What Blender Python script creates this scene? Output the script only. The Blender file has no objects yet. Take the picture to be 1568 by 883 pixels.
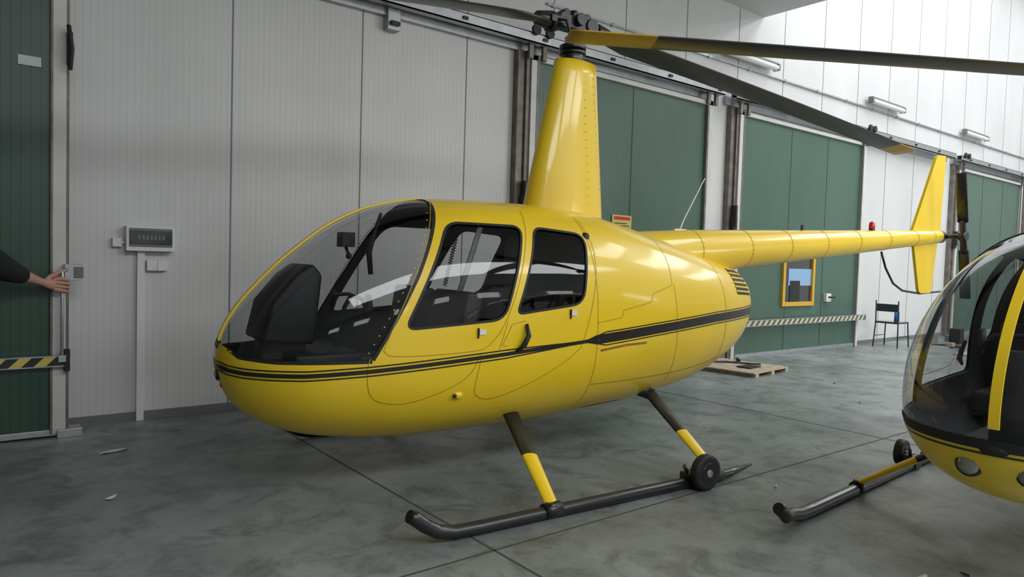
import bpy, bmesh, math, random
from mathutils import Vector, Matrix
random.seed(7)
scene=bpy.context.scene
COL=bpy.context.collection
scene.view_settings.view_transform='Standard'
scene.view_settings.look='None'
scene.view_settings.exposure=0.0

# ------------------------------------------------------------ materials
def newmat(name):
    m=bpy.data.materials.new(name);m.use_nodes=True
    nt=m.node_tree;b=nt.nodes["Principled BSDF"]
    return m,nt,b
def pmat(name,col,rough=0.5,metal=0.0,coat=0.0,var=0.0,vscale=4.0,bump=0.0,bscale=60.0,spec=0.5):
    m,nt,b=newmat(name)
    b.inputs['Base Color'].default_value=(*col,1);b.inputs['Roughness'].default_value=rough
    b.inputs['Metallic'].default_value=metal;b.inputs['Coat Weight'].default_value=coat
    b.inputs['Coat Roughness'].default_value=0.10
    b.inputs['Specular IOR Level'].default_value=spec
    tc=nt.nodes.new('ShaderNodeTexCoord')
    if var>0:
        n=nt.nodes.new('ShaderNodeTexNoise');n.inputs['Scale'].default_value=vscale;n.inputs['Detail'].default_value=6
        nt.links.new(tc.outputs['Object'],n.inputs['Vector'])
        mr=nt.nodes.new('ShaderNodeMapRange');mr.inputs['From Min'].default_value=.3;mr.inputs['From Max'].default_value=.7
        mr.inputs['To Min'].default_value=1-var;mr.inputs['To Max'].default_value=1+var*.5
        nt.links.new(n.outputs['Fac'],mr.inputs['Value'])
        h=nt.nodes.new('ShaderNodeVectorMath');h.operation='SCALE'
        h.inputs[0].default_value=col
        nt.links.new(mr.outputs[0],h.inputs['Scale'])
        nt.links.new(h.outputs[0],b.inputs['Base Color'])
    if bump>0:
        n=nt.nodes.new('ShaderNodeTexNoise');n.inputs['Scale'].default_value=bscale;n.inputs['Detail'].default_value=4
        nt.links.new(tc.outputs['Object'],n.inputs['Vector'])
        bp=nt.nodes.new('ShaderNodeBump');bp.inputs['Strength'].default_value=bump;bp.inputs['Distance'].default_value=.01
        nt.links.new(n.outputs['Fac'],bp.inputs['Height']);nt.links.new(bp.outputs[0],b.inputs['Normal'])
    return m
def ribbed(name,col,period=.05,rough=.4,axis=0,dark=.85,var=.08,width=.93):
    m,nt,b=newmat(name);N=nt.nodes.new;L=nt.links.new
    tc=N('ShaderNodeTexCoord');sp=N('ShaderNodeSeparateXYZ');L(tc.outputs['Object'],sp.inputs[0])
    mu=N('ShaderNodeMath');mu.operation='MULTIPLY';mu.inputs[1].default_value=2*math.pi/period;L(sp.outputs[axis],mu.inputs[0])
    si=N('ShaderNodeMath');si.operation='SINE';L(mu.outputs[0],si.inputs[0])
    mr=N('ShaderNodeMapRange');mr.inputs['From Min'].default_value=width-.18;mr.inputs['From Max'].default_value=1
    mr.inputs['To Min'].default_value=1;mr.inputs['To Max'].default_value=dark;L(si.outputs[0],mr.inputs['Value'])
    n=N('ShaderNodeTexNoise');n.inputs['Scale'].default_value=1.3;n.inputs['Detail'].default_value=7
    mp=N('ShaderNodeMapping');mp.inputs['Scale'].default_value=(1,1,.35);L(tc.outputs['Object'],mp.inputs[0]);L(mp.outputs[0],n.inputs['Vector'])
    m2=N('ShaderNodeMapRange');m2.inputs['From Min'].default_value=.3;m2.inputs['From Max'].default_value=.7
    m2.inputs['To Min'].default_value=1-var;m2.inputs['To Max'].default_value=1+var*.4;L(n.outputs['Fac'],m2.inputs['Value'])
    mm=N('ShaderNodeMath');mm.operation='MULTIPLY';L(mr.outputs[0],mm.inputs[0]);L(m2.outputs[0],mm.inputs[1])
    sc=N('ShaderNodeVectorMath');sc.operation='SCALE';sc.inputs[0].default_value=col;L(mm.outputs[0],sc.inputs['Scale'])
    L(sc.outputs[0],b.inputs['Base Color']);b.inputs['Roughness'].default_value=rough
    bp=N('ShaderNodeBump');bp.inputs['Strength'].default_value=.5;bp.inputs['Distance'].default_value=.003
    L(mr.outputs[0],bp.inputs['Height']);L(bp.outputs[0],b.inputs['Normal'])
    return m
def glassmat(name,tint,ior=1.42):
    m=bpy.data.materials.new(name);m.use_nodes=True;nt=m.node_tree;nt.nodes.clear()
    N=nt.nodes.new;L=nt.links.new
    o=N('ShaderNodeOutputMaterial');mx=N('ShaderNodeMixShader');t=N('ShaderNodeBsdfTransparent');g=N('ShaderNodeBsdfGlossy')
    # thin sheet: same reflectance from both faces
    fr=N('ShaderNodeFresnel');ge=N('ShaderNodeNewGeometry');mi_=N('ShaderNodeMapRange')
    mi_.inputs['To Min'].default_value=ior;mi_.inputs['To Max'].default_value=1/ior
    L(ge.outputs['Backfacing'],mi_.inputs['Value']);L(mi_.outputs[0],fr.inputs['IOR'])
    t.inputs[0].default_value=(*tint,1);g.inputs['Roughness'].default_value=.03;g.inputs[0].default_value=(1,1,1,1)
    L(fr.outputs[0],mx.inputs[0]);L(t.outputs[0],mx.inputs[1]);L(g.outputs[0],mx.inputs[2]);L(mx.outputs[0],o.inputs[0])
    return m
def floormat():
    m,nt,b=newmat("concrete_floor");N=nt.nodes.new;L=nt.links.new
    tc=N('ShaderNodeTexCoord')
    def noise(s,d=8,r=.6,dist=0):
        n=N('ShaderNodeTexNoise');n.inputs['Scale'].default_value=s;n.inputs['Detail'].default_value=d;n.inputs['Roughness'].default_value=r
        n.inputs['Distortion'].default_value=dist
        L(tc.outputs['Object'],n.inputs['Vector']);return n.outputs['Fac']
    def ramp(fac,pts):
        r=N('ShaderNodeValToRGB');e=r.color_ramp.elements
        e[0].position=pts[0][0];e[0].color=(*pts[0][1],1);e[1].position=pts[-1][0];e[1].color=(*pts[-1][1],1)
        for p,c in pts[1:-1]:
            x=e.new(p);x.color=(*c,1)
        L(fac,r.inputs[0]);return r.outputs[0]
    def mul(a,bb,f=1.0):
        x=N('ShaderNodeMix');x.data_type='RGBA';x.blend_type='MULTIPLY';x.inputs['Factor'].default_value=f
        L(a,x.inputs['A']);L(bb,x.inputs['B']);return x.outputs['Result']
    base=ramp(noise(1.1,10,.62,.3),[(.3,(.175,.197,.186)),(.5,(.235,.262,.25)),(.7,(.30,.328,.315))])
    st=ramp(noise(3.2,9,.7,.6),[(.37,(.46,.47,.46)),(.52,(1,1,1))])
    st2=ramp(noise(14,6,.7),[(.32,(.72,.72,.72)),(.48,(1,1,1))])
    st3=ramp(noise(.45,4,.5),[(.38,(.75,.75,.75)),(.6,(1.0,1,1))])
    c=mul(mul(mul(base,st,.8),st2,.7),st3,.9)
    L(c,b.inputs['Base Color'])
    mr=N('ShaderNodeMapRange');mr.inputs['From Min'].default_value=.3;mr.inputs['From Max'].default_value=.7
    mr.inputs['To Min'].default_value=.28;mr.inputs['To Max'].default_value=.55
    L(noise(2.3,8,.65),mr.inputs['Value']);L(mr.outputs[0],b.inputs['Roughness'])
    bp=N('ShaderNodeBump');bp.inputs['Strength'].default_value=.15;bp.inputs['Distance'].default_value=.01
    L(noise(35,6,.7),bp.inputs['Height']);L(bp.outputs[0],b.inputs['Normal'])
    return m
YEL=pmat("yellow_paint",(.86,.585,.012),.40,0,.5,var=.05,vscale=2.0)
TIPM=pmat("blade_tip_paint",(.50,.30,.025),.4,var=.15)
YEL2=pmat("yellow_seam",(.42,.25,.01),.5)
BLK=pmat("black_paint",(.010,.010,.011),.36,0,.2)
RUB=pmat("black_rubber",(.012,.012,.012),.6)
INN=pmat("cabin_lining",(.009,.009,.010),.8)
LEA=pmat("black_leather",(.008,.008,.009),.55,bump=.2,bscale=80)
DRK=pmat("dark_metal",(.03,.03,.033),.4,.6)
BLADE=pmat("blade_grey",(.055,.052,.048),.35,.2,var=.2,vscale=3)
STEEL=pmat("galvanised_steel",(.42,.43,.44),.42,.7,var=.15,vscale=9)
RUST=pmat("weathered_steel",(.20,.17,.15),.55,.4,var=.35,vscale=8)
WALL=ribbed("white_sandwich_panel",(.62,.615,.605),.052,.42,0,.90,.07)
WALLY=ribbed("white_sandwich_panel_side",(.62,.615,.605),.052,.42,1,.90,.07)
GRN=ribbed("green_sandwich_panel",(.068,.132,.096),.06,.38,0,.72,.12,.9)
GRN_SHADE=ribbed("shaded_green_sandwich_panel",(.022,.062,.040),.06,.38,0,.72,.12,.9)  # same green for the left door, its dimmer light painted in as darker colour
CEIL=pmat("ceiling_panel",(.62,.62,.61),.6)
GREY=pmat("grey_trim",(.16,.165,.165),.5)
WHT=pmat("white_plastic",(.72,.72,.70),.4)
WHT2=pmat("warm_white_frame",(.60,.58,.55),.5,var=.1)
SMOKE=pmat("smoked_plastic",(.03,.035,.04),.15,0,.5)
GLS=glassmat("tinted_acrylic",(.76,.77,.78));GLS2=glassmat("clear_acrylic",(.86,.87,.88))
RED=pmat("red_lens",(.65,.02,.015),.15,0,.5)
WOOD=pmat("osb_board",(.45,.36,.26),.7,var=.3,vscale=14)
ORG=pmat("orange_frame",(.62,.36,.03),.45)
SKIN=pmat("skin",(.50,.27,.19),.5,var=.08,vscale=30)
JACK=pmat("black_jacket",(.008,.008,.010),.85,bump=.3,bscale=25)
JEAN=pmat("dark_jeans",(.02,.025,.045),.8)
HAIR=pmat("brown_hair",(.03,.018,.01),.7)
BLUE=pmat("blue_plastic",(.05,.2,.5),.25)
PAPER=pmat("paper",(.55,.57,.55),.7)
SKY=pmat("window_sky",(.25,.42,.62),.1)
LAMPG=pmat("lamp_glass",(.22,.23,.19),.08,.3,.8)
STAIN=pmat("oil_stain",(.30,.19,.012),.5,var=.3,vscale=20)
FLOOR=floormat()

# ------------------------------------------------------------ mesh builder
class MB:
    def __init__(s): s.v=[];s.f=[];s.m=[];s.s=[]
    def add(s,vs,fs,mi=0,sm=False):
        o=len(s.v);s.v+=[tuple(v) for v in vs]
        for f in fs:
            s.f.append([o+i for i in f]);s.m.append(mi);s.s.append(sm)
    def box(s,lo,hi,mi=0,mat=None):
        x0,y0,z0=lo;x1,y1,z1=hi
        vs=[Vector(p) for p in [(x0,y0,z0),(x1,y0,z0),(x1,y1,z0),(x0,y1,z0),(x0,y0,z1),(x1,y0,z1),(x1,y1,z1),(x0,y1,z1)]]
        if mat: vs=[mat@v for v in vs]
        s.add(vs,[(0,3,2,1),(4,5,6,7),(0,1,5,4),(1,2,6,5),(2,3,7,6),(3,0,4,7)],mi)
    def tube(s,pts,r,mi=0,n=12,caps=True,flat=None,sm=True):
        pts=[Vector(p) for p in pts];k=len(pts)
        rs=r if isinstance(r,(list,tuple)) else [r]*k
        T=[]
        for i in range(k):
            a=pts[max(i-1,0)];b=pts[min(i+1,k-1)];t=(b-a);T.append(t.normalized() if t.length>1e-9 else Vector((0,0,1)))
        up=Vector((0,0,1)) if abs(T[0].z)<.9 else Vector((1,0,0))
        nx=(up-T[0]*up.dot(T[0])).normalized();vs=[]
        for i in range(k):
            nx=(nx-T[i]*nx.dot(T[i])).normalized();ny=T[i].cross(nx)
            fx,fy=(1,1) if flat is None else flat
            for j in range(n):
                a=2*math.pi*j/n
                vs.append(pts[i]+nx*math.cos(a)*rs[i]*fx+ny*math.sin(a)*rs[i]*fy)
        fs=[]
        for i in range(k-1):
            for j in range(n):
                j2=(j+1)%n;fs.append((i*n+j,i*n+j2,(i+1)*n+j2,(i+1)*n+j))
        s.add(vs,fs,mi,sm)
        if caps:
            o=len(s.v)-k*n
            s.f.append([o+j for j in range(n)][::-1]);s.m.append(mi);s.s.append(False)
            s.f.append([o+(k-1)*n+j for j in range(n)]);s.m.append(mi);s.s.append(False)
    def cyl(s,a,b,r,mi=0,n=20,r2=None): s.tube([a,b],[r,r if r2 is None else r2],mi,n)
    def ball(s,c,r,mi=0,n=10,sc=(1,1,1)):
        vs=[];fs=[];m=n//2+1
        for i in range(m+1):
            th=math.pi*i/m
            for j in range(n):
                a=2*math.pi*j/n;vs.append((c[0]+r*sc[0]*math.sin(th)*math.cos(a),c[1]+r*sc[1]*math.sin(th)*math.sin(a),c[2]+r*sc[2]*math.cos(th)))
        for i in range(m):
            for j in range(n):
                j2=(j+1)%n;fs.append((i*n+j,(i+1)*n+j,(i+1)*n+j2,i*n+j2))
        s.add(vs,fs,mi,True)
    def prism(s,poly,y0,y1,mi=0,plane='xz'):
        n=len(poly)
        if plane=='xz': vs=[(p[0],y0,p[1]) for p in poly]+[(p[0],y1,p[1]) for p in poly]
        elif plane=='xy': vs=[(p[0],p[1],y0) for p in poly]+[(p[0],p[1],y1) for p in poly]
        else: vs=[(y0,p[0],p[1]) for p in poly]+[(y1,p[0],p[1]) for p in poly]
        fs=[tuple(range(n)),tuple(range(2*n-1,n-1,-1))]+[(i,i+n,(i+1)%n+n,(i+1)%n) for i in range(n)]
        s.add(vs,fs,mi)
    def obj(s,name,mats,parent=None,bevel=0,seg=2,recalc=True,sub=0):
        me=bpy.data.meshes.new(name);me.from_pydata(s.v,[],s.f);me.update()
        for m in mats: me.materials.append(m)
        me.polygons.foreach_set('material_index',s.m);me.polygons.foreach_set('use_smooth',s.s)
        if recalc:
            bm=bmesh.new();bm.from_mesh(me);bmesh.ops.remove_doubles(bm,verts=bm.verts,dist=1e-6);bmesh.ops.recalc_face_normals(bm,faces=bm.faces);bm.to_mesh(me);bm.free()
        o=bpy.data.objects.new(name,me);COL.objects.link(o)
        if parent: o.parent=parent
        if bevel>0:
            b=o.modifiers.new('bevel','BEVEL');b.width=bevel;b.segments=seg;b.limit_method='ANGLE';b.angle_limit=math.radians(40)
        return o
def empty(name,loc=(0,0,0),rot=0,parent=None,scale=(1,1,1)):
    e=bpy.data.objects.new(name,None);COL.objects.link(e);e.location=loc;e.rotation_euler=(0,0,rot);e.scale=scale;e.empty_display_size=.2
    if parent: e.parent=parent
    return e
def bake(o,mats=None):
    dg=bpy.context.evaluated_depsgraph_get();dg.update();ev=o.evaluated_get(dg);me=bpy.data.meshes.new_from_object(ev,depsgraph=dg)
    return me

# ------------------------------------------------------------ fuselage surface
X0=-2.47
#      x     zt    zb    zm    w    nu   nl
TAB=[(-2.47,.82,.82,.82,0.0,2.0,2.0),
(-2.44,.97,.67,.82,.17,2.0,2.0),
(-2.38,1.085,.56,.83,.29,2.05,2.05),
(-2.25,1.245,.455,.84,.43,2.1,2.1),
(-2.05,1.44,.37,.86,.535,2.15,2.2),
(-1.78,1.635,.32,.88,.60,2.2,2.3),
(-1.55,1.735,.30,.90,.63,2.3,2.4),
(-1.3,1.79,.29,.91,.645,2.45,2.4),
(-1.0,1.81,.29,.92,.65,2.5,2.4),
(-.5,1.815,.30,.93,.65,2.5,2.4),
(0,1.79,.33,.94,.64,2.4,2.35),
(.35,1.73,.35,.96,.615,2.3,2.3),
(.7,1.66,.39,.98,.575,2.2,2.3),
(1.0,1.59,.44,.99,.53,2.2,2.3),
(1.3,1.52,.52,1.0,.47,2.2,2.3),
(1.55,1.46,.62,1.02,.40,2.2,2.3),
(1.75,1.41,.74,1.05,.32,2.2,2.3),
(1.86,1.36,.85,1.08,.25,2.2,2.3)]
# rounder bubble of the second machine
TAB2=[(-2.47,.82,.82,.82,0.0,2.0,2.0),
(-2.44,1.03,.65,.82,.20,2.0,2.0),
(-2.38,1.18,.54,.83,.33,2.05,2.05),
(-2.25,1.37,.44,.84,.47,2.1,2.1),
(-2.05,1.55,.36,.86,.56,2.15,2.2),
(-1.78,1.68,.315,.88,.615,2.2,2.3),
(-1.55,1.74,.30,.90,.635,2.3,2.4)]
Q=[math.sqrt(t[0]-X0) for t in TAB]
def _sl(c):
    n=len(Q);d=[(TAB[i+1][c]-TAB[i][c])/(Q[i+1]-Q[i]) for i in range(n-1)];m=[d[0]]
    for i in range(1,n-1):
        if d[i-1]*d[i]<=0: m.append(0.0)
        else:
            h0=Q[i]-Q[i-1];h1=Q[i+1]-Q[i];w1=2*h1+h0;w2=h1+2*h0
            m.append((w1+w2)/(w1/d[i-1]+w2/d[i]))
    m.append(d[-1]);return m
SL=[None]+[_sl(c) for c in range(1,7)]
def par(x):
    q=math.sqrt(max(x-X0,0));q=min(q,Q[-1]);i=0
    while i<len(Q)-2 and q>Q[i+1]: i+=1
    h=Q[i+1]-Q[i];t=(q-Q[i])/h;r=[]
    for c in range(1,7):
        a=TAB[i][c];b=TAB[i+1][c]
        r.append((2*t**3-3*t*t+1)*a+(t**3-2*t*t+t)*h*SL[c][i]+(-2*t**3+3*t*t)*b+(t**3-t*t)*h*SL[c][i+1])
    return r
def ys(x,z):
    zt,zb,zm,w,nu,nl=par(x)
    if z>zm: h=zt-zm;n=nu
    else: h=zm-zb;n=nl
    if h<1e-5: return 0
    t=abs(z-zm)/h
    return 0 if t>=1 else w*(1-t**n)**(1/n)
def nrm(x,z,e=.004):
    y=ys(x,z)
    dx=(ys(x+e,z)-ys(x-e,z))/(2*e);dz=(ys(x,z+e)-ys(x,z-e))/(2*e)
    return Vector((-dx,1,-dz)).normalized()
def xs(y,z):
    lo,hi=X0,-1.2
    for _ in range(40):
        m=(lo+hi)/2
        if ys(m,z)>=abs(y) and ys(m,z)>0: hi=m
        else: lo=m
    return hi
def loft(name,inset=0.0,nr=110,nt=96):
    mb=MB();rings=[];qmax=Q[-1]
    for i in range(1,nr+1):
        q=qmax*i/nr;x=X0+q*q;zt,zb,zm,w,nu,nl=par(x)
        w=max(w-inset,.002);zt-=inset;zb+=inset
        if zt-zm<.002: zt=zm+.002
        if zm-zb<.002: zb=zm-.002
        rg=[]
        for j in range(nt):
            a=2*math.pi*(j+.5)/nt;c=math.cos(a);s_=math.sin(a);n=nu if s_>0 else nl;h=(zt-zm) if s_>0 else (zm-zb)
            rg.append((x+ (inset if i==1 else 0),math.copysign(abs(c)**(2/n)*w,c),zm+math.copysign(abs(s_)**(2/n)*h,s_)))
        rings.append(rg)
    vs=[p for r in rings for p in r];tip=len(vs);vs.append((X0+inset,0,.82));fs=[]
    for i in range(nr-1):
        for j in range(nt):
            j2=(j+1)%nt;fs.append((i*nt+j,(i+1)*nt+j,(i+1)*nt+j2,i*nt+j2))
    for j in range(nt): fs.append((tip,j,(j+1)%nt))
    fs.append(tuple((nr-1)*nt+j for j in range(nt))[::-1])
    mb.add(vs,fs,0,True);mb.s[-1]=False
    return mb.obj(name,[])
def rpoly(pts,r,k=6):
    out=[];n=len(pts)
    for i in range(n):
        p=Vector(pts[i]);a=Vector(pts[i-1]);b=Vector(pts[(i+1)%n])
        rr=r[i] if isinstance(r,(list,tuple)) else r
        da=(a-p);db=(b-p);ra=min(rr,da.length*.45);rb=min(rr,db.length*.45)
        s=p+da.normalized()*ra;e=p+db.normalized()*rb
        for j in range(k+1):
            t=j/k;out.append(tuple(s*(1-t)**2+p*2*t*(1-t)+e*t*t))
    return out
def dens(pts,step=.02,closed=False):
    pts=[Vector(p) for p in pts];out=[]
    n=len(pts)
    for i in range(n if closed else n-1):
        a=pts[i];b=pts[(i+1)%n];k=max(1,int((b-a).length/step))
        for j in range(k): out.append(a.lerp(b,j/k))
    if not closed: out.append(pts[-1])
    return out
def ribbon(mb,pts,width,mi=0,sides=(-1,1),lift=.003,closed=False,step=.02):
    P=dens(pts,step,closed);n=len(P)
    for sd in sides:
        vs=[]
        for i in range(n):
            if closed: t=P[(i+1)%n]-P[i-1]
            else: t=P[min(i+1,n-1)]-P[max(i-1,0)]
            t.normalize();pr=Vector((-t.y,t.x))
            w=width(P[i].x) if callable(width) else width
            for o in (-.5,.5):
                q=P[i]+pr*w*o;y=ys(q.x,q.y);N=nrm(q.x,q.y) if y>.02 else Vector((0,1,0))
                v=Vector((q.x,y,q.y))+N*lift;vs.append((v.x,v.y*sd,v.z))
        fs=[(2*i,2*i+1,2*i+3,2*i+2) for i in range(n-1)]
        if closed: fs.append((2*n-2,2*n-1,1,0))
        mb.add(vs,fs,mi,True)
def rivets(mb,pts,sp=.05,r=.0045,mi=0,sides=(-1,1),closed=False):
    for p in dens(pts,sp,closed):
        y=ys(p.x,p.y)
        if y<.03: continue
        N=nrm(p.x,p.y)
        for sd in sides:
            c=Vector((p.x,y*sd,p.y));n=Vector((N.x,N.y*sd,N.z));a=n.orthogonal().normalized();b=n.cross(a);vs=[]
            for j in range(6):
                an=j*math.pi/3;vs.append(c+(a*math.cos(an)+b*math.sin(an))*r+n*.0005)
            for j in range(6):
                an=j*math.pi/3;vs.append(c+(a*math.cos(an)+b*math.sin(an))*r*.5+n*r*.6)
            mb.add(vs,[(j,(j+1)%6,(j+1)%6+6,j+6) for j in range(6)]+[(6,7,8,9,10,11)],mi,True)
def nose_band(mb,z,w,ym,mi,lift=.003):
    vs=[];n=40
    for i in range(n+1):
        y=-ym+2*ym*i/n
        for o in (-.5,.5):
            zz=z+o*w;vs.append((xs(y,zz)-lift,y,zz))
    mb.add(vs,[(2*i,2*i+1,2*i+3,2*i+2) for i in range(n)],mi,True)
def chaikin(p,it=2):
    for _ in range(it):
        q=[p[0]]
        for a,b in zip(p[:-1],p[1:]):
            q+=[(a[0]*.75+b[0]*.25,a[1]*.75+b[1]*.25),(a[0]*.25+b[0]*.75,a[1]*.25+b[1]*.75)]
        q.append(p[-1]);p=q
    return p
W1=[(-1.60,1.015),(-1.265,1.635),(-.735,1.635),(-.955,1.06)]
W2=[(-.865,1.09),(-.64,1.635),(-.23,1.605),(-.34,1.15)]
W1R=rpoly(W1,[.07,.09,.07,.09]);W2R=rpoly(W2,[.05,.07,.09,.09])
STR=[(-2.462,.785),(-2.44,.775),(-2.38,.77),(-2.12,.77),(-1.77,.79),(-.94,.85),(-.22,.91),(.32,.955),(1.1,1.015),(1.84,1.05)]

def make_airframe(A,wb,kind):
    main=(kind==1)
    ws=[(-2.9,wb+.09),(-2.47,wb+.075),(-2.40,wb+.01),(-2.25,wb),(-1.775,wb+.005),(-1.50,1.32),(-1.33,1.65),(-1.255,1.80),(-1.25,2.1),(-2.9,2.1)]
    W1R_=W1R if main else rpoly([(-1.69,.80),(-1.44,1.32),(-1.25,1.63),(-.735,1.635),(-.80,.82)],[.06,.3,.08,.07,.08])
    W2R_=W2R if main else rpoly([(-.66,.95),(-.62,1.635),(-.23,1.605),(-.34,1.05)],.08)
    if not main: ws[0]=(-2.9,wb+.015);ws[1]=(-2.47,wb+.015);ws[2]=(-2.40,wb+.004)
    # shell with cut windows
    clean=loft("tmp_clean");sh=loft("tmp_shell");gl=loft("tmp_glass",.007)
    for m in (YEL,INN,RUB): clean.data.materials.append(m);sh.data.materials.append(m)
    for m in (GLS if main else GLS2,INN,RUB): gl.data.materials.append(m)
    cut=MB();cut.prism(ws,-1.3,1.3,2);cut.prism(W1R_,-1.3,1.3,2);cut.prism(W2R_,-1.3,1.3,2)
    cu=cut.obj("tmp_cut",[YEL,INN,RUB])
    s=sh.modifiers.new('s','SOLIDIFY');s.thickness=.022;s.offset=-1;s.material_offset=1
    b=sh.modifiers.new('b','BOOLEAN');b.operation='DIFFERENCE';b.solver='EXACT';b.object=cu
    dt=sh.modifiers.new('d','DATA_TRANSFER');dt.object=clean;dt.use_loop_data=True;dt.data_types_loops={'CUSTOM_NORMAL'}
    dt.loop_mapping='POLYINTERP_NEAREST';dt.use_max_distance=True;dt.max_distance=.003
    s=gl.modifiers.new('s','SOLIDIFY');s.thickness=.004;s.offset=-1;s.material_offset=1
    b=gl.modifiers.new('b','BOOLEAN');b.operation='INTERSECT';b.solver='EXACT';b.object=cu
    me=bake(sh);o=bpy.data.objects.new("fuselage_shell",me);COL.objects.link(o);o.parent=A
    mg=bake(gl)
    bm=bmesh.new();bm.from_mesh(mg)
    bmesh.ops.delete(bm,geom=[f for f in bm.faces if f.material_index!=0],context='FACES')
    for f in bm.faces: f.smooth=True
    bm.to_mesh(mg);bm.free()
    o=bpy.data.objects.new("window_glazing",mg);COL.objects.link(o);o.parent=A
    for t in (clean,sh,gl,cu): bpy.data.objects.remove(t,do_unlink=True)
    # trim : 0 black 1 rubber 2 seam 3 yellow 4 white 5 red 6 lamp 7 stain
    mb=MB()
    ribbon(mb,W1R_,.015,1,closed=True,lift=.001);ribbon(mb,W2R_,.015,1,closed=True,lift=.001)
    ribbon(mb,[(-2.435,wb+.045),(-2.40,wb+.008),(-2.25,wb-.004),(-1.78,wb-.002)][0 if main else 2:],.02,1,lift=.001)
    ribbon(mb,[(-1.775,wb+.005),(-1.50,1.32),(-1.33,1.65),(-1.27,1.77)],.018,1,lift=.001)
    wm=lambda x: .023 if x<-.3 else (.023+(x+.3)*.50 if x<-.22 else .063)
    def offs(lo,hi,a,b): return [(x,z+(a if x<-.25 else b)) for x,z in STR if lo<=x<=hi]
    if main:
        ribbon(mb,STR,wm,0,lift=.0025,step=.012)
        for sg in (-1,1):
            ribbon(mb,offs(-3,-.2,sg*.025,0),.0075,0,lift=.0025,step=.012)
            ribbon(mb,[(-.22,.91+sg*.025),(-.14,.915+sg*.044)]+offs(.3,3,0,sg*.044),.0075,0,lift=.0025,step=.012)
        nose_band(mb,.785,.018,.12,0);nose_band(mb,.808,.007,.12,0);nose_band(mb,.762,.007,.12,0)
        ribbon(mb,[(-.18,.835),(.05,.862),(.26,.868)],.016,7,sides=(-1,),lift=.0015)
    else:
        nose_band(mb,wb-.01,.05,.52,1);nose_band(mb,wb-.055,.010,.52,0)
        ribbon(mb,[(-1.9,wb-.055),(-.94,.74),(.3,.90),(1.84,1.05)],.012,0,lift=.0025);ribbon(mb,[(-1.9,wb-.012),(-1.4,wb+.0),(-.8,wb+.02)],.03,1,lift=.0025)
    seams=[[(-1.79,.86),(-1.81,.80),(-1.79,.66),(-1.72,.60),(-1.55,.58),(-1.30,.66),(-1.17,.74),(-1.12,.86)],
      [(-1.72,.90),(-1.68,1.0),(-1.50,1.36),(-1.34,1.68),(-1.28,1.755)],
      [(-1.72,.90),(-1.68,.86),(-1.14,.875),(-1.06,.90),(-.93,1.05),(-.70,1.64),(-.66,1.74)],
      [(-1.11,.86),(-1.14,.66),(-1.12,.60),(-1.02,.56),(-.80,.62),(-.50,.76),(-.36,.86)],
      [(-.93,1.05),(-.99,.88)],[(-.36,.86),(-.30,1.0),(-.18,1.45),(-.20,1.70)],
      [(-.22,1.72),(-.215,1.3),(-.215,.9),(-.22,.45)],
      [(-.215,1.02),(.0,1.05),(.02,1.10),(.30,1.15),(.33,1.21),(.56,1.27),(.58,1.4),(.60,1.62)],
      [(.58,1.27),(.60,.9),(.63,.55)],[(-.21,.60),(.2,.60),(.9,.62),(1.5,.72)],[(1.25,1.45),(1.27,.62)]]
    seams=[chaikin(q_) if n_!=7 else q_ for n_,q_ in enumerate(seams)]
    for sm in seams: ribbon(mb,sm,.0045,2,lift=.0012)
    for sm in seams[5:]: rivets(mb,[(x+.018,z+.012) for x,z in sm],.045,.0042,3)
    rivets(mb,[(-1.80,.89),(-1.52,1.36),(-1.35,1.69)],.05,.0042,3)
    rivets(mb,[(-1.78,.55),(-1.2,.50),(-.5,.52),(-.24,.54)],.05,.0042,3)
    rivets(mb,[(-1.1,.70),(-.9,.78),(-.6,.80)],.06,.0042,3)
    rivets(mb,[(-.21,.50),(.4,.53),(1.0,.60),(1.5,.72)],.045,.0042,3)
    for cx,cz in ((-1.62,.5),(-1.4,.46),(-2.2,.62),(-.8,.48)):
        rivets(mb,[(cx,cz),(cx+.12,cz)],.04,.0045,3)
    # window latches / labels
    for cx,cz in ((-1.11,.985),(-.42,1.085)):
        y=-ys(cx,cz);mb.box((cx-.022,y-.006,cz-.012),(cx+.022,y+.01,cz+.020),4)
        mb.box((cx-.035,y-.012,cz-.03),(cx-.028,y,cz+.03),1)
    # door handles, black
    for sd in (-1,1):
        mb.tube([(-.80,sd*(ys(-.8,1.02)+.012),1.03),(-.80,sd*(ys(-.8,.96)+.035),.96),(-.835,sd*(ys(-.83,.9)+.035),.90),(-.865,sd*(ys(-.86,.87)+.006),.865)],[.010,.016,.018,.008],1,10)
        ribbon(mb,[(-.93,.90),(-.97,.90),(-.90,1.03),(-.80,1.05)],.004,2,sides=(sd,),lift=.002)
        mb.ball((-1.24,sd*(ys(-1.24,.615)+.004),.615),.026,3,14,(1.3,.5,.8))
        mb.ball((-1.265,sd*(ys(-1.24,.615)+.012),.615),.013,0,10,(1,.8,1))
        # rear louvres
        for k in range(6):
            z=1.20+.036*k;ribbon(mb,[(1.50,z),(1.79-.01*k,z-.015)],.018,1,sides=(sd,),lift=.004)
            ribbon(mb,[(1.49,z+.017),(1.77-.01*k,z+.002)],.012,3,sides=(sd,),lift=.008)
        ribbon(mb,[(-.05,.385),(.30,.40)],.02,5,sides=(sd,),lift=.003)
    # centre post of the windshield (follows the crown line)
    vs=[];path=[];z=wb+.07
    while z<1.12: path.append((xs(.004,z),z));z+=.02
    x=path[-1][0]+.01
    while x<-1.22: path.append((x,par(x)[0]));x+=.02
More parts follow.
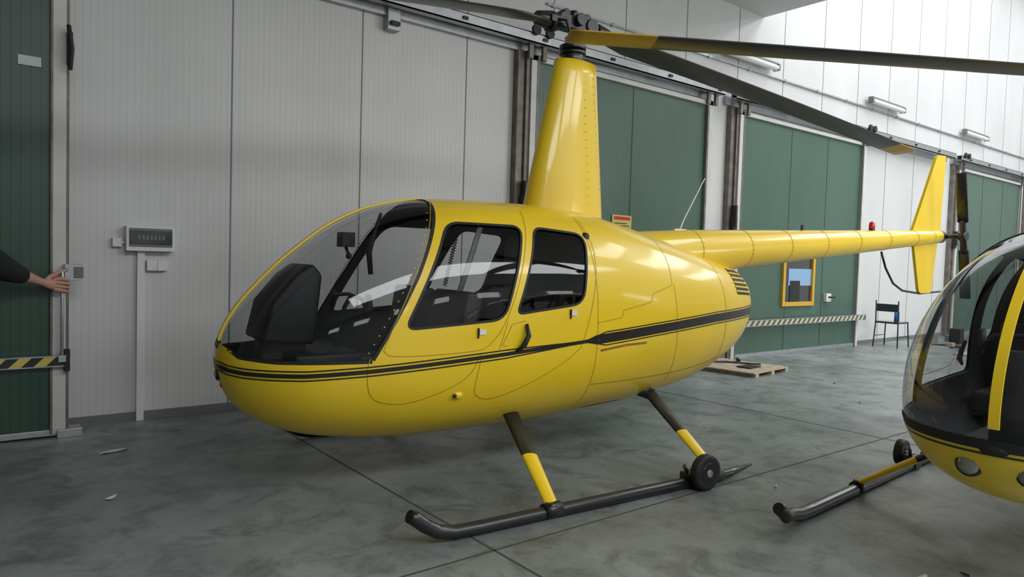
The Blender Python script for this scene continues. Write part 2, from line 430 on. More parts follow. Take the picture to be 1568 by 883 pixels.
    for i_,(px_,pz_) in enumerate(path):
        a_=path[max(i_-1,0)];b_=path[min(i_+1,len(path)-1)];t_=Vector((b_[0]-a_[0],b_[1]-a_[1])).normalized();n_=Vector((-t_.y,t_.x))
        for yy,dz in ((-.022,-.004),(-.022,.008),(.022,.008),(.022,-.004)):
            vs.append((px_+n_.x*dz,yy,pz_+n_.y*dz))
    m=len(vs)//4;fs=[]
    for i in range(m-1):
        for j in range(4): fs.append((4*i+j,4*i+(j+1)%4,4*i+4+(j+1)%4,4*i+4+j))
    mb.add(vs,fs,3,False)
    # nose lights
    if main:
        for z,rr in ((.90,.030),(.735,.036)):
            x=xs(0.02,z);mb.ball((x+.004,0,z),rr,1,16,(.45,1.0,1.2));mb.ball((x-.006,0,z),rr*.6,6,14,(.5,1,1))
        x=xs(.02,.66);mb.ball((x,0,.67),.02,5,12,(.5,1,1))
    else:
        for y in (-.13,.11):
            x=xs(y,.60)
            mb.ball((x+.016,y,.60),.062,1,20,(.5,1,1));mb.ball((x+.002,y,.60),.048,6,20,(.5,1,1))
        mb.ball((xs(0,.70)+.01,0,.70),.05,1,16,(.4,1.3,.6))
    mb.tube([(1.80,0,1.10),(1.868,0,1.10)],.2,1,24)
    mb.obj("fuselage_trim",[BLK,RUB,YEL2,YEL,WHT,RED,LAMPG,STAIN],A,recalc=False)
    # interior
    ib=MB()
    ib.box((-1.95,-.33,.55),(-.2,.33,.60),0)
    ib.box((-.24,-.50,.60),(-.18,.50,1.62),0)
    ib.prism([(-2.25,.68),(-1.98,.60),(-1.98,1.08),(-2.14,1.14),(-2.24,.95)],-.09,.09,0)
    if main:
        ib.prism([(-2.27,.92),(-1.97,.90),(-1.93,1.30),(-1.99,1.37),(-2.09,1.30),(-2.22,1.14)],-.21,.21,0)
        ib.box((-2.12,-.32,.66),(-1.72,.32,.86),0)
    else: ib.prism([(-2.19,.86),(-1.97,.84),(-1.94,1.06),(-2.00,1.12),(-2.10,1.08)],-.15,.05,0)
    for sy in (-.31,.31):
        for xf,zc in (((-1.62,.78),(-.80,.80)) if main else ((-1.05,.72),)):
            ib.box((xf,sy-.23,.58),(xf+.46,sy+.23,zc),0)
            R_=Matrix.Translation((xf+.46,sy,zc-.02))@Matrix.Rotation(math.radians(10),4,'Y')
            ib.box((-.07,-.22,0),(.05,.22,.46 if xf<-1 else .42),0,R_)
    ib.box((-1.72 if main else -1.2,-.07,.58),(-.3,.07,.80),0)
    io=ib.obj("cabin_seats_and_console",[LEA],A,bevel=.035,seg=3)
    for p in io.data.polygons: p.use_smooth=True
    jb=MB()
    jb.tube([(-1.80,0,.58),(-1.76,0,.95),(-1.72,.0,1.10),(-1.70,-.05,1.17)],.014,0)
    jb.tube([(-1.70,-.30,1.10),(-1.70,-.24,1.16),(-1.70,.0,1.18),(-1.70,.24,1.16),(-1.70,.30,1.08)],.012,0)
    for y in (-.30,.30): jb.tube([(-1.70,y,1.05),(-1.68,y,1.13),(-1.69,y,1.19)],[.014,.02,.018],0)
    jb.box((-1.76,-.05,1.47),(-1.68,.05,1.56),0);jb.tube([(-1.72,0,1.47),(-1.70,0,1.42)],.01,0);jb.ball((-1.70,0,1.415),.02,0)
    jb.tube([(-1.45,.10,1.70),(-1.52,.12,1.45),(-1.50,.13,1.30)],[.01,.02,.016],0)
    # coiled headset leads
    for cy,cx in ((-.18,-1.02),(.2,-1.0)):
        pts=[];L_=.42
        for i in range(240):
            t=i/239;pts.append((cx-.10*t+.012*math.cos(t*2*math.pi*24),cy+.012*math.sin(t*2*math.pi*24),1.66-L_*t))
        jb.tube(pts,.0035,0,5)
        jb.box((cx-.03,cy-.03,1.64),(cx+.03,cy+.03,1.70),0)
    jb.tube([(-1.02,-.44,1.62),(-1.12,-.40,1.25),(-1.18,-.30,.95)],.02,1,6,flat=(1,.1))
    jb.obj("flight_controls",[RUB,GREY],A)
    # tail boom
    tb=MB();pts=[];rs=[]
    for i in range(40):
        t=i/39;x=.35+5.2*t;pts.append((x,0,1.52+.0734*(x-1.24)))
        rs.append(.195-.12*max(0,(x-1.24))/4.29 if x>1.24 else .195)
    tb.tube(pts,rs,0,40)
    for x in (1.30,1.96,2.55,3.15,3.75,4.35,4.95,5.35):
        r=.195-.12*(x-1.24)/4.29;z=1.52+.0734*(x-1.24);tb.tube([(x-.003,0,z),(x+.003,0,z)],r+.0015,1,40)
        for k in range(28):
            a=2*math.pi*k/28
            for dx in (-.015,.018): tb.ball((x+dx,(r+.001)*math.sin(a),z+(r+.001)*math.cos(a)),.004,0,5)
    tb.prism(rpoly([(4.93,1.84),(5.42,2.78),(5.62,2.79),(5.57,1.86)],[.02,.05,.03,.02]),-.016,.016,0)
    tb.prism(rpoly([(4.97,1.80),(5.16,1.17),(5.43,1.17),(5.53,1.80)],[.02,.05,.05,.02]),-.016,.016,0)
    tb.cyl((5.54,0,1.835),(5.62,0,1.838),.074,2);tb.ball((5.62,0,1.84),.07,2,16)
    tb.cyl((5.60,0,1.84),(5.60,-.28,1.84),.026,2);tb.cyl((5.60,-.22,1.84),(5.60,-.30,1.84),.05,2)
    tb.tube([(5.60,-.26,1.84),(5.57,-.26,2.02)],[.035,.04],2,flat=(.4,1));tb.tube([(5.60,-.26,1.84),(5.63,-.26,1.66)],[.035,.04],2,flat=(.4,1))
    tb.tube([(5.57,-.26,2.0),(5.47,-.26,2.56)],.06,2,12,flat=(.15,1));tb.tube([(5.63,-.26,1.68),(5.73,-.26,1.12)],.06,2,12,flat=(.15,1))
    tb.tube([(4.35,0,1.62),(4.45,0,1.45),(4.62,0,1.28),(4.82,0,1.20),(5.2,0,1.165),(5.72,0,1.19)],.012,2)
    tb.cyl((4.14,0,1.82),(4.14,0,1.87),.03,2);tb.cyl((4.14,0,1.865),(4.14,0,1.91),.032,3);tb.ball((4.14,0,1.91),.032,3)
    tb.tube([(1.20,0,1.70),(1.25,0,1.80),(1.49,0,2.17)],[.012,.006,.004],4,8);tb.box((1.13,-.02,1.69),(1.27,.02,1.72),4)
    tb.box((2.9,-.01,1.79),(2.93,.01,1.84),2)
    tb.tube([(.62,-.19,1.50),(.66,-.215,1.50)],.035,2)
    tb.obj("tail_boom",[YEL,YEL2,BLK,RED,WHT],A)

def make_rotor(E,hz,ztop,zbase,ang,R,chord,zfun,tipw=.32,pitch=.02,fwd=None):
    # mast fairing
    mb=MB();n=36;rings=[];K=14
    for i in range(K+1):
        t=i/K;z=zbase-.12+(ztop-zbase+.12)*t
        le=-.42+(.27)*t;te=.345-(.115)*t;th=.17-.075*t
        rg=[]
        for j in range(n):
            a=2*math.pi*j/n;u=(1-math.cos(a))/2
            x=le+(te-le)*u;yt=th*1.35*(math.sqrt(max(u,0))*(1-u)**.75)*1.55
            rg.append((x,yt*(1 if a<=math.pi else -1),z))
        rings.append(rg)
    vs=[p for r in rings for p in r];fs=[(i*n+j,i*n+(j+1)%n,(i+1)*n+(j+1)%n,(i+1)*n+j) for i in range(K) for j in range(n)]
    mb.add(vs,fs,0,True);mb.add(rings[-1],[tuple(range(n))],0)
    for k in range(6): mb.box((.06+.022*k,-.075+.006*k,ztop-.17),(.07+.022*k,.075-.006*k,ztop-.06),1)
    for k in range(18):
        z=zbase+.05+(ztop-zbase-.1)*k/17;t=(z-zbase)/(ztop-zbase);mb.ball((.235-.085*t,-(.105-.05*t),z),.005,0,5)
        mb.ball((.10-.06*t,-(.142-.062*t),z),.005,0,5)
    mb.obj("mast_fairing",[YEL,RUB],E)
    # hub
    hb=MB()
    hb.cyl((0,0,ztop-.02),(0,0,ztop+.05),.085,0);hb.cyl((0,0,ztop+.05),(0,0,ztop+.07),.10,0);hb.cyl((0,0,ztop+.085),(0,0,ztop+.115),.10,0)
    hb.cyl((0,0,ztop),(0,0,hz+.02),.035,0)
    hb.cyl((0,0,ztop+.11),(0,0,hz-.09),.06,0)
    d=Vector((math.cos(ang),math.sin(ang),0));s=Vector((-d.y,d.x,0))
    Rm=Matrix(((d.x,s.x,0,0),(d.y,s.y,0,0),(0,0,1,0),(0,0,0,1)))
    def T(p): return Rm@Vector(p)
    hb.box((-.14,-.06,hz-.045),(.14,.06,hz+.045),0,Rm)
    hb.cyl(T((0,-.10,hz+.02)),T((0,.10,hz+.02)),.045,0)
    for sg in (-1,1):
        hb.cyl(T((sg*.13,-.075,hz)),T((sg*.13,.075,hz)),.055,0)
        hb.cyl(T((sg*.10,-.05,hz+.06)),T((sg*.10,.05,hz+.06)),.03,0)
        hb.tube([T((sg*.13,0,hz)),T((sg*.24,0,hz-.012)),T((sg*.34,0,hz-.018))],[.045,.065,.05],0,16)
        hb.cyl(T((sg*.20,0,hz-.02)),T((sg*.23,0,hz-.02)),.075,0)
        hb.tube([T((sg*.20,sg*.08,hz-.02)),T((sg*.16,sg*.12,hz-.03)),T((sg*.10,sg*.12,ztop+.10))],.013,0,8)
        hb.box((min(sg*.12,sg*.26),sg*.05-.03,hz-.04),(max(sg*.12,sg*.26),sg*.09+.03,hz+.01),0,Rm)
    hb.cyl((0,0,hz+.04),(0,0,hz+.10),.03,0)
    hb.obj("rotor_hub",[BLK],E,bevel=.006)
    bb=MB()
    for sg in (-1,1):
        K=40;m=14;vs=[]
        for i in range(K+1):
            r=.30+(R-.30)*i/K;z=(fwd if (fwd and sg<0) else zfun)(r)-.01
            c=chord*min(1,.45+(r-.30)*1.6) if r<.75 else chord
            th=.028 if r>.6 else .05
            for j in range(m):
                a=2*math.pi*j/m;u=(1-math.cos(a))/2
                yy=(u-.30)*c*sg;zz=th*.5*(1 if a<=math.pi else -1)*math.sqrt(max(u,0))*(1-u)**.6*2.2+ pitch*(.3-u)
                vs.append(T((sg*r,yy,z+zz)))
        fs=[];ms=[]
        for i in range(K):
            r=.30+(R-.30)*(i+.5)/K
            for j in range(m):
                fs.append((i*m+j,i*m+(j+1)%m,(i+1)*m+(j+1)%m,(i+1)*m+j));ms.append(1 if r>R-tipw else 0)
        k0=len(bb.f);bb.add(vs,fs,0,True)
        for q,mm in enumerate(ms): bb.m[k0+q]=mm
        bb.add([vs[K*m+j] for j in range(m)],[tuple(range(m))],1)
        bb.add([vs[j] for j in range(m)],[tuple(range(m))],0)
    bb.obj("rotor_blades",[BLADE,TIPM],E)

def make_skids(E,yw,xt,xr,zt,fx,rx,zs,ytop,wheelx,wr,wheels=(-1,1)):
    mb=MB();r=.036
    for sd in (-1,1):
        y=sd*yw
        mb.tube([(xt,y,zt),(xt+.03,y,zt-.015),(xt+.09,y,zt-.065),(xt+.16,y,r+.022),(xt+.25,y,r+.003),(xt+.4,y,r),(0,y,r),(xr-.35,y,r),(xr-.22,y,r+.004),(xr,y,r+.03)],
                [r*.9,r,r,r,r,r,r,r,r*.8,r*.25],0,16)
        for (xa,xb) in (fx,rx):
            a=Vector((xa,sd*ytop,zs));b=Vector((xb,y,.07))
            m_=a.lerp(b,.52)
            def seg(p,q,w0,w1,mi):
                t=(q-p).normalized();ex=Vector((1,0,0));ex=(ex-t*ex.dot(t)).normalized();ey=t.cross(ex);vs=[]
                for pp,w in ((p,w0),(q,w1)):
                    for j in range(16):
                        an=2*math.pi*j/16;vs.append(pp+ex*math.cos(an)*w*.5+ey*math.sin(an)*w*.22)
                mb.add(vs,[(j,(j+1)%16,(j+1)%16+16,j+16) for j in range(16)],mi,True)
            seg(a,m_,.118,.102,0);seg(m_,b,.104,.084,1)
            mb.cyl((xb-.055,y,.045),(xb+.055,y,.045),.043,0)
            mb.tube([b+Vector((0,0,.02)),(xb,y,.04)],.035,0)
        if sd in wheels:
            yo=y+sd*.085
            mb.tube([(wheelx,yo-.032,wr),(wheelx,yo-.028,wr),(wheelx,yo-.012,wr),(wheelx,yo+.012,wr),(wheelx,yo+.028,wr),(wheelx,yo+.032,wr)],[wr*.8,wr*.95,wr,wr,wr*.95,wr*.8],2,32)
            mb.cyl((wheelx,yo-.036,wr),(wheelx,yo+.036,wr),wr*.55,0,24);mb.cyl((wheelx,yo-.042,wr),(wheelx,yo+.042,wr),wr*.2,3,16)
            mb.tube([(wheelx,y,wr),(wheelx,yo,wr)],.014,3)
            mb.box((wheelx-.09,y-.045,.02),(wheelx+.02,y+.045,.10),0)
            mb.tube([(wheelx-.06,y,.08),(wheelx-.10,y,.15)],.012,0)
    for (xa,xb) in (fx,rx):
        mb.tube([(xa,-ytop,zs),(xa,0,zs+.03),(xa,ytop,zs)],.045,0)
    mb.obj("landing_skids",[BLK,YEL,RUB,STEEL],E)

H1=empty("helicopter",(3.62,3.958,0),math.atan2(-.078,.99695))
A1=empty("airframe",parent=H1)
make_airframe(A1,.845,1)
make_rotor(H1,3.17,2.90,1.80,math.atan2(.11,5.0),5.03,.26,lambda r:3.185-.06*r-.003*r*r,fwd=lambda r:3.185-.09*r-.003*r*r,pitch=.03)
make_skids(H1,1.14,-1.80,.78,.165,(-.76,-.93),(.51,.41),.45,.43,.22,.115)
hd=math.atan2(.062,.998)
H2=empty("helicopter.001",(5.40,1.15,0),hd)
A2=empty("airframe_b",(.27,-.02,.13),parent=H2,scale=(1.0,.87,.86))
TAB=TAB2+TAB[7:]
Q=[math.sqrt(t[0]-X0) for t in TAB]
SL=[None]+[_sl(c) for c in range(1,7)]
make_airframe(A2,.73,2)
make_rotor(H2,2.60,2.38,1.65,math.atan2(2.77-1.15,2.49-5.40)-hd,3.33,.155,lambda r:2.605-.0075*r,.45,pitch=-.02)
make_skids(H2,1.03,-1.84,.80,.125,(-.62,-.80),(.55,.45),.50,.40,.15,.095)

# ------------------------------------------------------------ room
XL,XR,YB,YW=-8.0,27.0,-9.0,6.5
EX=9.96
mb=MB();mb.box((XL,YB,-.2),(XR,YW+.2,0));fl=mb.obj("floor",[FLOOR])
mb=MB()
for x in (-2.0,2.08,6.2,10.3,14.4,18.5,22.6): mb.box((x-.006,YB,-.01),(x+.006,YW,.0015))
for y in (-5.4,-1.35,2.72): mb.box((XL,y-.006,-.01),(XR,y+.006,.0015))
mb.obj("floor_joints",[pmat("joint_sealant",(.05,.055,.055),.7)],fl)
mb=MB();mb.box((XL,YW,0),(XR,YW+.2,9));wn=mb.obj("wall_north",[WALL])
mb=MB();x=.69-1.235*7
while x<XR:
    if x>XL: mb.box((x-.006,YW-.003,.07),(x+.006,YW+.01,8.9))
    x+=1.235
mb.obj("panel_seams",[GREY],wn)
mb=MB();mb.box((XL-.2,YB,0),(XL,YW,9));mb.obj("wall_west",[WALLY])
mb=MB();mb.box((XR,YB,0),(XR+.2,YW,9));mb.obj("wall_east",[WALLY])
mb=MB();mb.box((XL,YB-.2,0),(XR,YB,9));mb.obj("wall_south",[WALL])
mb=MB();mb.box((EX,YB,8.8),(XR,YW,9.0));mb.box((XL,YB,5.3),(EX,YW,5.5));mb.box((EX-.2,YB,5.5),(EX,YW,8.9));mb.obj("ceiling",[CEIL])
mb=MB()
for a,b in ((.7,5.0),(8.55,8.95),(13.15,17.4),(21.6,22.0)): mb.box((a,YW-.02,0),(b,YW+.01,.07))
mb.obj("baseboard_north",[GREY])

def door(name,x0,x1,h,y,seams=()):
    mb=MB() # 0 green 1 white frame 2 steel 3 rust/dark 4 rubber
    mb.box((x0,y-.06,.03),(x1,y+.03,h),0)
    for s in seams: mb.box((s-.007,y-.0635,.05),(s+.007,y-.05,h-.02),4)
    mb.box((x0-.10,y-.10,0.0),(x0,y+.04,h+.06),1);mb.box((x0-.02,y-.105,0),(x0+.015,y-.09,h+.03),3)
    mb.box((x0-.16,y-.08,0),(x0-.10,y+.04,h+.10),3);mb.box((x0-.26,y-.05,0),(x0-.16,y+.04,h+.10),3)
    mb.box((x1,y-.10,0),(x1+.10,y+.04,h+.06),1);mb.box((x1-.02,y-.105,0),(x1+.02,y-.09,h),3)
    mb.box((x0-.1,y-.10,h),(x1+.1,y+.04,h+.06),1)
    mb.box((x0,y-.09,0.0),(x1,y+.03,.06),2)
    mb.box((x0-.2,y-.12,1.95),(x0-.1,y-.04,2.15),4);mb.box((x0-.19,y-.15,2.0),(x0-.15,y-.08,2.32),4)
    for xx in (x0-.15,x0+.05,x1-.05,x1+.12):
        mb.cyl((xx,y-.24,h+.30),(xx,y-.205,h+.30),.06,4);mb.box((xx-.03,y-.15,h),(xx+.03,y-.11,h+.26),3)
        mb.box((xx-.06,y-.14,h+.16),(xx+.06,y-.09,h+.30),3)
    return mb.obj(name,[GRN,WHT2,STEEL,RUST,RUB],None,bevel=.004)
d2=door("door_2",5.30,8.48,3.70,6.46,seams=(6.95,))
d3=door("door_3",9.36,13.10,3.68,6.46,seams=(10.75,11.9))
d4=door("door_4",17.6,21.5,3.68,6.46,seams=(19,20.3))
d5=door("door_5",22.3,25.9,3.68,6.46,seams=(23.5,))
# door 1 : sliding leaf in front of the wall, on the left
mb=MB()
mb.box((-3.2,6.20,.05),(.57,6.32,3.85),0)
for s in (.25,-.35,-1.3,-2.2): mb.box((s-.006,6.196,.05),(s+.006,6.21,3.85),4)
mb.box((.57,6.18,.03),(.655,6.33,3.88),1);mb.box((.655,6.19,.03),(.675,6.32,3.88),3);mb.box((.555,6.175,.03),(.572,6.2,3.85),3)
mb.box((-3.2,6.185,0.015),(.67,6.335,.06),2);mb.box((.60,6.15,0.0),(.76,6.30,.06),2)
mb.box((-3.2,6.18,3.85),(.67,6.34,3.95),1)
mb.box((.36,6.190,2.70),(.50,6.20,2.77),5)
mb.box((.64,6.13,1.17),(.75,6.20,1.29),2);mb.box((.70,6.12,1.19),(.76,6.15,1.27),3)
mb.cyl((.625,6.115,.60),(.625,6.115,1.24),.011,2);mb.cyl((.625,6.115,1.235),(.68,6.15,1.26),.012,2)
mb.box((.60,6.10,.57),(.65,6.19,.62),2);mb.box((.655,6.14,2.75),(.69,6.19,2.98),4);mb.tube([(.67,6.12,2.7),(.68,6.10,2.85),(.66,6.12,3.02)],.015,4)
d1=mb.obj("door_1",[GRN_SHADE,WHT2,STEEL,RUST,RUB,PAPER],None,bevel=.003)
def hazard(name,x0,x1,y,z0,z1,parent,c1=(.62,.50,.10),c2=(.015,.015,.015)):
    mb=MB();mb.box((x0,y,z0),(x1,y+.05,z1),1);h=z1-z0;x=x0;w=.075
    while x<x1-h-w:
        mb.add([(x,y-.002,z0),(x+w,y-.002,z0),(x+w+h,y-.002,z1),(x+h,y-.002,z1)],[(0,1,2,3)],0);x+=2*w
    mb.box((x0,y-.004,z1),(x1,y+.055,z1+.008),2);mb.box((x0,y-.004,z0-.008),(x1,y+.055,z0),2)
    return mb.obj(name,[pmat("hazard_yellow",c1,.5),pmat("hazard_black",c2,.5),STEEL],parent,recalc=False)
hazard("hazard_bar_a",-3.0,.66,6.12,.545,.61,d1)
mb=MB();mb.box((.64,6.11,.50),(.675,6.2,.66),0);mb.obj("bar_clip",[RUB],d1)
hz=hazard("hazard_bar_b",9.2,13.3,6.27,.50,.58,d3,(.55,.52,.36),(.10,.10,.09))
# window in door 3
mb=MB()
x0,x1,z0,z1=10.62,11.60,.78,1.75;w=.07
mb.box((x0,6.36,z0),(x0+w,6.42,z1),0);mb.box((x1-w,6.36,z0),(x1,6.42,z1),0);mb.box((x0+w,6.362,z0),(x1-w,6.42,z0+w),0);mb.box((x0+w,6.362,z1-w),(x1-w,6.42,z1),0)
mb.box((x0+w,6.395,z0+w),(x1-w,6.40,z1-w),1);mb.box((x0+.2,6.39,1.12),(x1-w,6.396,1.4),2)
mb.box((x0+.25,6.385,z0+w),(x0+.55,6.394,1.2),3)
mb.obj("window_1",[ORG,SMOKE,SKY,RUB],d3)
mb=MB();mb.box((11.98,6.34,.84),(12.14,6.40,.98),0);mb.tube([(12.05,6.36,.92),(12.05,6.30,.92),(12.2,6.30,.92)],.015,1)
mb.obj("door_handle",[WHT,DRK],d3,bevel=.005)
# rails
mb=MB()
for a,b in ((-4,8.72),(9.0,17.0),(17.3,24.8)):
    mb.box((a,6.26,3.86),(b,6.36,3.875),0);mb.box((a,6.26,3.86),(b,6.268,3.97),0);mb.box((a,6.352,3.86),(b,6.36,3.97),0);mb.box((a,6.26,3.962),(b,6.36,3.97),0)
    mb.box((a,6.44,3.80),(b,6.499,3.93),0)
    x=a+.5
    while x<b: 
        mb.box((x-.05,6.30,3.95),(x+.05,6.499,3.99),0);mb.box((x-.03,6.24,3.90),(x+.03,6.27,3.93),1);x+=1.1
mb.obj("door_rail",[STEEL,DRK])
mb=MB();mb.box((3.38,6.40,3.66),(3.52,6.499,3.90),0);mb.box((3.40,6.36,3.70),(3.50,6.41,3.74),1);mb.obj("wall_bracket",[STEEL,DRK],bevel=.005)
# cable conduit and wall lights
mb=MB();mb.box((5.5,6.465,4.42),(26.5,6.495,4.445),0)
x=5.6
while x<26: mb.box((x-.02,6.46,4.41),(x+.02,6.498,4.455),0);x+=1.0
mb.obj("cable_conduit",[STEEL])
for x in (9.55,14.0,18.4,22.9):
    mb=MB();mb.box((x-.66,6.36,4.56),(x+.66,6.45,4.62),0);mb.tube([(x-.64,6.38,4.54),(x+.64,6.38,4.54)],.045,1,14);mb.box((x-.68,6.34,4.50),(x-.62,6.44,4.60),0);mb.box((x+.62,6.34,4.50),(x+.68,6.44,4.60),0)
    mb.box((x-.4,6.42,4.59),(x-.34,6.498,4.64),0);mb.box((x+.34,6.42,4.59),(x+.4,6.498,4.64),0);mb.obj("tube_lamp",[GREY,WHT],bevel=.006)
# electric box
mb=MB()
mb.box((1.09,6.40,1.40),(1.45,6.499,1.60),0);mb.box((1.115,6.385,1.455),(1.425,6.40,1.565),2);mb.box((1.11,6.392,1.435),(1.43,6.402,1.585),1)
for k in range(7): mb.box((1.17+.03*k,6.381,1.49),(1.19+.03*k,6.386,1.53),1)
mb.box((1.00,6.45,1.43),(1.07,6.499,1.50),0);mb.cyl((1.07,6.47,1.465),(1.09,6.47,1.465),.012,0)
for xx in (1.25,1.33): mb.box((xx,6.445,1.24),(xx+.078,6.499,1.325),0)
mb.box((1.18,6.455,0.0),(1.235,6.499,1.40),0)
mb.obj("distribution_box",[WHT,GREY,SMOKE],bevel=.006)
# warning sign
mb=MB();mb.box((6.62,6.385,1.80),(6.98,6.398,2.03),0);mb.box((6.65,6.382,1.97),(6.95,6.387,2.01),1)
for k in range(4): mb.box((6.66,6.382,1.83+.03*k),(6.94-.05*(k%2),6.387,1.84+.03*k),2)
mb.obj("warning_sign",[pmat("sign_yellow",(.6,.5,.12),.5),RED,RUB],d2)
# pallet with clutter
mb=MB();R_=Matrix.Translation((8.45,5.70,0))@Matrix.Rotation(.12,4,'Z')
for k in range(6): mb.box((-.5,-.5+.17*k,.045),(.5,-.5+.17*k+.155,.062),0,R_)
for yy in (-.45,0,.42): mb.box((yy,-.5,0.0),(yy+.08,.5,.045),0,R_)
mb.box((-.2,-.3,.062),(.1,-.1,.08),1,R_);mb.cyl(R_@Vector((.25,.1,.09)),R_@Vector((.4,.2,.09)),.025,1)
mb.tube([R_@Vector(p) for p in ((-.4,.2,.075),(-.1,.35,.075),(.1,.2,.075),(.3,-.2,.075))],.012,1)
mb.obj("wooden_pallet",[WOOD,RUB])
# chair
mb=MB()
cx,cy=13.75,6.0
for dx,dy in ((-.2,-.2),(.2,-.2),(-.2,.2),(.2,.2)):
    top=.86 if dx<0 else .45
    mb.tube([(cx+dx*1.15,cy+dy*1.1,0.0),(cx+dx,cy+dy,.45),(cx+dx*1.1,cy+dy,top)],.012,0,8)
mb.box((cx-.22,cy-.21,.44),(cx+.22,cy+.21,.475),1);mb.box((cx-.235,cy-.2,.66),(cx-.205,cy+.2,.80),1)
mb.tube([(cx+.2,cy-.2,.2),(cx-.2,cy-.2,.2)],.008,0,6);mb.tube([(cx+.2,cy+.2,.2),(cx-.2,cy+.2,.2)],.008,0,6)
mb.obj("metal_chair",[DRK,SMOKE],bevel=.004)
mb=MB();bx,by=cx+.06,cy-.06;mb.tube([(bx,by,.476),(bx,by,.64),(bx,by,.69),(bx,by,.74)],[.045,.045,.018,.018],0,16);mb.obj("water_bottle",[BLUE])
mb=MB()
for (x,y,sx,sy,sz,mi) in ((15.2,5.9,.35,.2,.18,0),(15.7,5.6,.2,.2,.3,1),(14.9,5.4,.15,.1,.08,2),(16.2,5.8,.4,.25,.12,0)):
    mb.box((x-sx/2,y-sy/2,0),(x+sx/2,y+sy/2,sz),mi)
mb.tube([(14.6,5.3,.02),(14.9,5.2,.02),(15.1,5.45,.02),(14.8,5.7,.02)],.015,1)
mb.box((13.6,4.5,0),(14.4,4.9,.02),2)
mb.obj("scrap_pile",[GREY,RUB,WOOD],bevel=.01)
# paper scraps
def scrap(x,y,s,rot,mi=0):
    mb=MB();n=9;pts=[]
    for k in range(n):
        a=2*math.pi*k/n;r=s*random.uniform(.45,1);pts.append((x+r*math.cos(a)*math.cos(rot)*1.6-r*.5*math.sin(a)*math.sin(rot),y+r*math.cos(a)*math.sin(rot)*1.6+r*.5*math.sin(a)*math.cos(rot),.002+random.uniform(0,.012)))
    mb.add(pts+[(x,y,.012)],[(k,(k+1)%n,n) for k in range(n)],0);mb.obj("paper_scrap",[PAPER if mi==0 else RUB],recalc=False)
scrap(.86,5.55,.11,.3);scrap(.70,4.52,.05,.8);scrap(3.55,1.35,.035,0);scrap(3.75,1.25,.03,1,1);scrap(1.42,5.2,.015,.5);scrap(7.6,3.6,.03,.4,1)
scrap(4.2,2.5,.02,.3);scrap(8.6,4.4,.04,.6,1)

# ------------------------------------------------------------ person at the left door
def skinobj(name,vs,es,rad,root,mats,parent,sub=2,matf=None):
    me=bpy.data.meshes.new(name);me.from_pydata([tuple(v) for v in vs],es,[]);o=bpy.data.objects.new(name+"_t",me);COL.objects.link(o)
    m=o.modifiers.new('k','SKIN');m.use_smooth_shade=True;m.branch_smoothing=.6
    for i,r in enumerate(rad):
        sv=me.skin_vertices[0].data[i];sv.radius=(r,r) if not isinstance(r,tuple) else r;sv.use_root=(i==root)
    s=o.modifiers.new('s','SUBSURF');s.levels=sub;s.render_levels=sub
    m2=bake(o);bpy.data.objects.remove(o,do_unlink=True)
    for a in mats: m2.materials.append(a)
    if matf:
        for p in m2.polygons: p.material_index=matf(p.center)
    for p in m2.polygons: p.use_smooth=True
    r=bpy.data.objects.new(name,m2);COL.objects.link(r);r.parent=parent;return r
P=empty("person")
vs=[(-.12,5.42,.98),(-.11,5.43,1.15),(-.09,5.45,1.34),(-.08,5.46,1.47),(-.07,5.47,1.53),
 (.07,5.56,1.43),(.235,5.80,1.27),(.345,5.905,1.22),(.40,5.96,1.20),
 (-.22,5.28,1.42),(-.30,5.20,1.14),(-.20,5.26,.92),
 (-.06,5.49,.90),(-.02,5.53,.50),(-.04,5.52,.10),(.03,5.58,.05),
 (-.18,5.34,.90),(-.16,5.30,.50),(-.20,5.28,.10),(-.13,5.34,.05)]
es=[(0,1),(1,2),(2,3),(3,4),(2,5),(5,6),(6,7),(7,8),(2,9),(9,10),(10,11),(0,12),(12,13),(13,14),(14,15),(0,16),(16,17),(17,18),(18,19)]
rd=[.15,.15,.17,.09,.07,.095,.10,.07,.055,.09,.075,.045,.10,.075,.055,.05,.10,.075,.055,.05]
skinobj("clothed_body",vs,es,rd,0,[JACK,JEAN,RUB],P,2,lambda c:(2 if c.z<.11 else (1 if c.z<.92 and c.z>0 and not(c.x<-.24) else 0)))
# forearm and palm as one skinned surface
vs=[(.33,5.885,1.225),(.40,5.950,1.20),(.485,6.015,1.165),(.515,6.035,1.155),(.550,6.058,1.146),(.585,6.075,1.142)]
rd=[.046,.044,.030,(.027,.034),(.023,.042),(.019,.044)];es=[(i,i+1) for i in range(5)]
skinobj("forearm_and_palm",vs,es,rd,2,[SKIN],P,2)
def finger(name,pts,r): skinobj(name,pts,[(i,i+1) for i in range(len(pts)-1)],r,0,[SKIN],P,2)
for k,(z,l) in enumerate(((1.186,.98),(1.158,1.10),(1.130,1.03),(1.104,.84))):
    finger("finger_%d"%(k+1),[(.560,6.068,1.142+(z-1.142)*.75),(.600,6.082,z),(.600+.046*l,6.086,z-.008),(.600+.064*l,6.108,z-.014),(.600+.052*l,6.138,z-.018),(.600+.026*l,6.144,z-.018)],[.014,.0158,.0135,.0125,.0115,.009])
finger("thumb",[(.515,6.040,1.172),(.545,6.062,1.200),(.580,6.080,1.218),(.608,6.092,1.236),(.626,6.098,1.252)],[.019,.0185,.0155,.0135,.010])
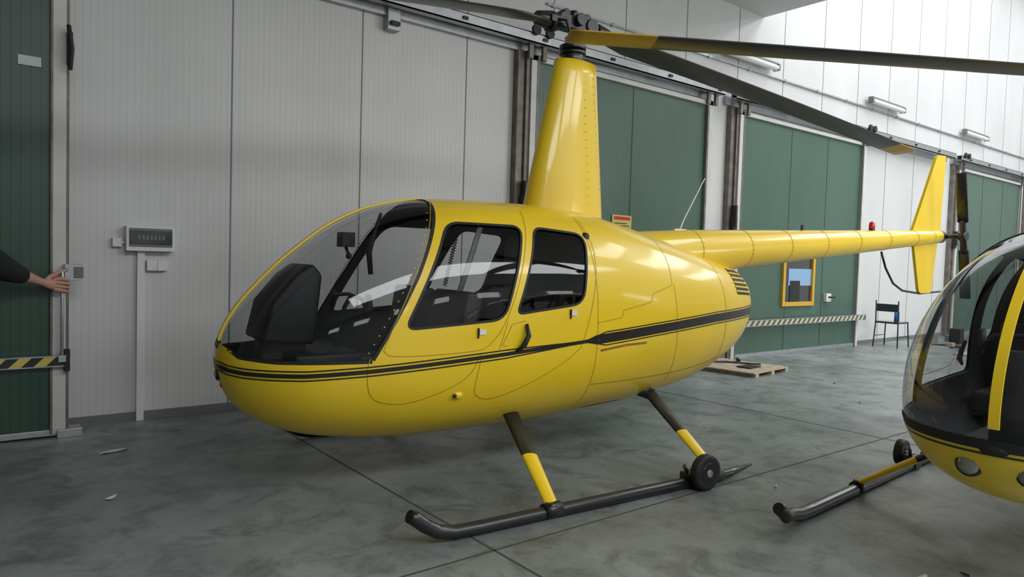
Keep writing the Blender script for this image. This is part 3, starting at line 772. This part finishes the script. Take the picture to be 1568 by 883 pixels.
# head
hb=MB();hc=Vector((-.05,5.49,1.66));hb.ball(hc,.1,0,24,(.92,.80,1.2));
dr=Vector((.7,.7,0))
hb.tube([hc+Vector((-.02,-.02,-.16)),hc+Vector((0,0,-.03))],.055,0)
hb.tube([hc+dr*.09+Vector((0,0,.02)),hc+dr*.115+Vector((0,0,-.025)),hc+dr*.09+Vector((0,0,-.03))],[.008,.014,.008],0,8)
hb.tube([hc+dr*.086+Vector((-.022,.022,-.06)),hc+dr*.098+Vector((0,0,-.06)),hc+dr*.086+Vector((.022,-.022,-.06))],.006,2,8)
for sg in (-1,1):
    sd=Vector((-.7,.7,0))*sg
    hb.ball(hc+dr*.082+sd*.04+Vector((0,0,.012)),.012,1,10);hb.ball(hc+dr*.092+sd*.04+Vector((0,0,.012)),.006,3,8)
    hb.ball(hc+sd*.10,.03,0,12,(.5,.5,1.1))
hb.ball(hc+Vector((-.018,-.018,.03)),.104,3,24,(.95,.88,1.1))
hb.obj("head",[SKIN,WHT,pmat("lips",(.4,.15,.12),.5),HAIR],P)

# ------------------------------------------------------------ lights
def area(name,loc,rot,sx,sy,p,col=(1,1,1)):
    l=bpy.data.lights.new(name,'AREA');l.shape='RECTANGLE';l.size=sx;l.size_y=sy;l.energy=p;l.color=col
    o=bpy.data.objects.new(name,l);COL.objects.link(o);o.location=loc;o.rotation_euler=rot;return o
cool=(.94,.97,1.0)
# roof lights over the low bay behind the camera
for x,y in ((1.0,-3.2),(5.0,-3.2),(8.6,-3.2)): area("skylight",(x,y,5.27),(0,0,0),3.0,2.6,265,cool)
area("skylight",(8.3,1.2,5.27),(0,0,0),1.2,2.4,75,cool)
# high bay roof lights on the right
for x in (12.5,17.0,21.5): area("roof_light",(x,1.5,8.75),(0,0,0),2.4,7.5,480,cool)
# daylight windows high on the opposite wall
for k in range(8): area("clerestory",(-3+2.9*k,YB+.03,3.9),(math.radians(-90),0,math.pi),1.3,.7,16,cool)
area("open_gate",(17.0,YB+.03,2.3),(math.radians(-90),0,math.pi),6,4.2,500,cool)
w=bpy.data.worlds.new("world");scene.world=w;w.use_nodes=True
w.node_tree.nodes["Background"].inputs[0].default_value=(.6,.68,.75,1);w.node_tree.nodes["Background"].inputs[1].default_value=.5

# ------------------------------------------------------------ camera
Hc=1.43;p=math.radians(2.42);th=math.radians(1.72);az=math.radians(51.8)
F=Vector((math.cos(az),math.sin(az),0));R=Vector((math.sin(az),-math.cos(az),0));Z=Vector((0,0,1))
fw=F*math.cos(p)-Z*math.sin(p);u0=R.cross(fw)
r=R*math.cos(th)+u0*math.sin(th);u=u0*math.cos(th)-R*math.sin(th);b=-fw
cam=bpy.data.cameras.new("camera");co=bpy.data.objects.new("camera",cam);COL.objects.link(co)
co.matrix_world=Matrix(((r.x,u.x,b.x,0),(r.y,u.y,b.y,0),(r.z,u.z,b.z,Hc),(0,0,0,1)))
cam.sensor_width=36;cam.lens=36*1088/1568;cam.clip_start=.05;cam.clip_end=200
scene.camera=co
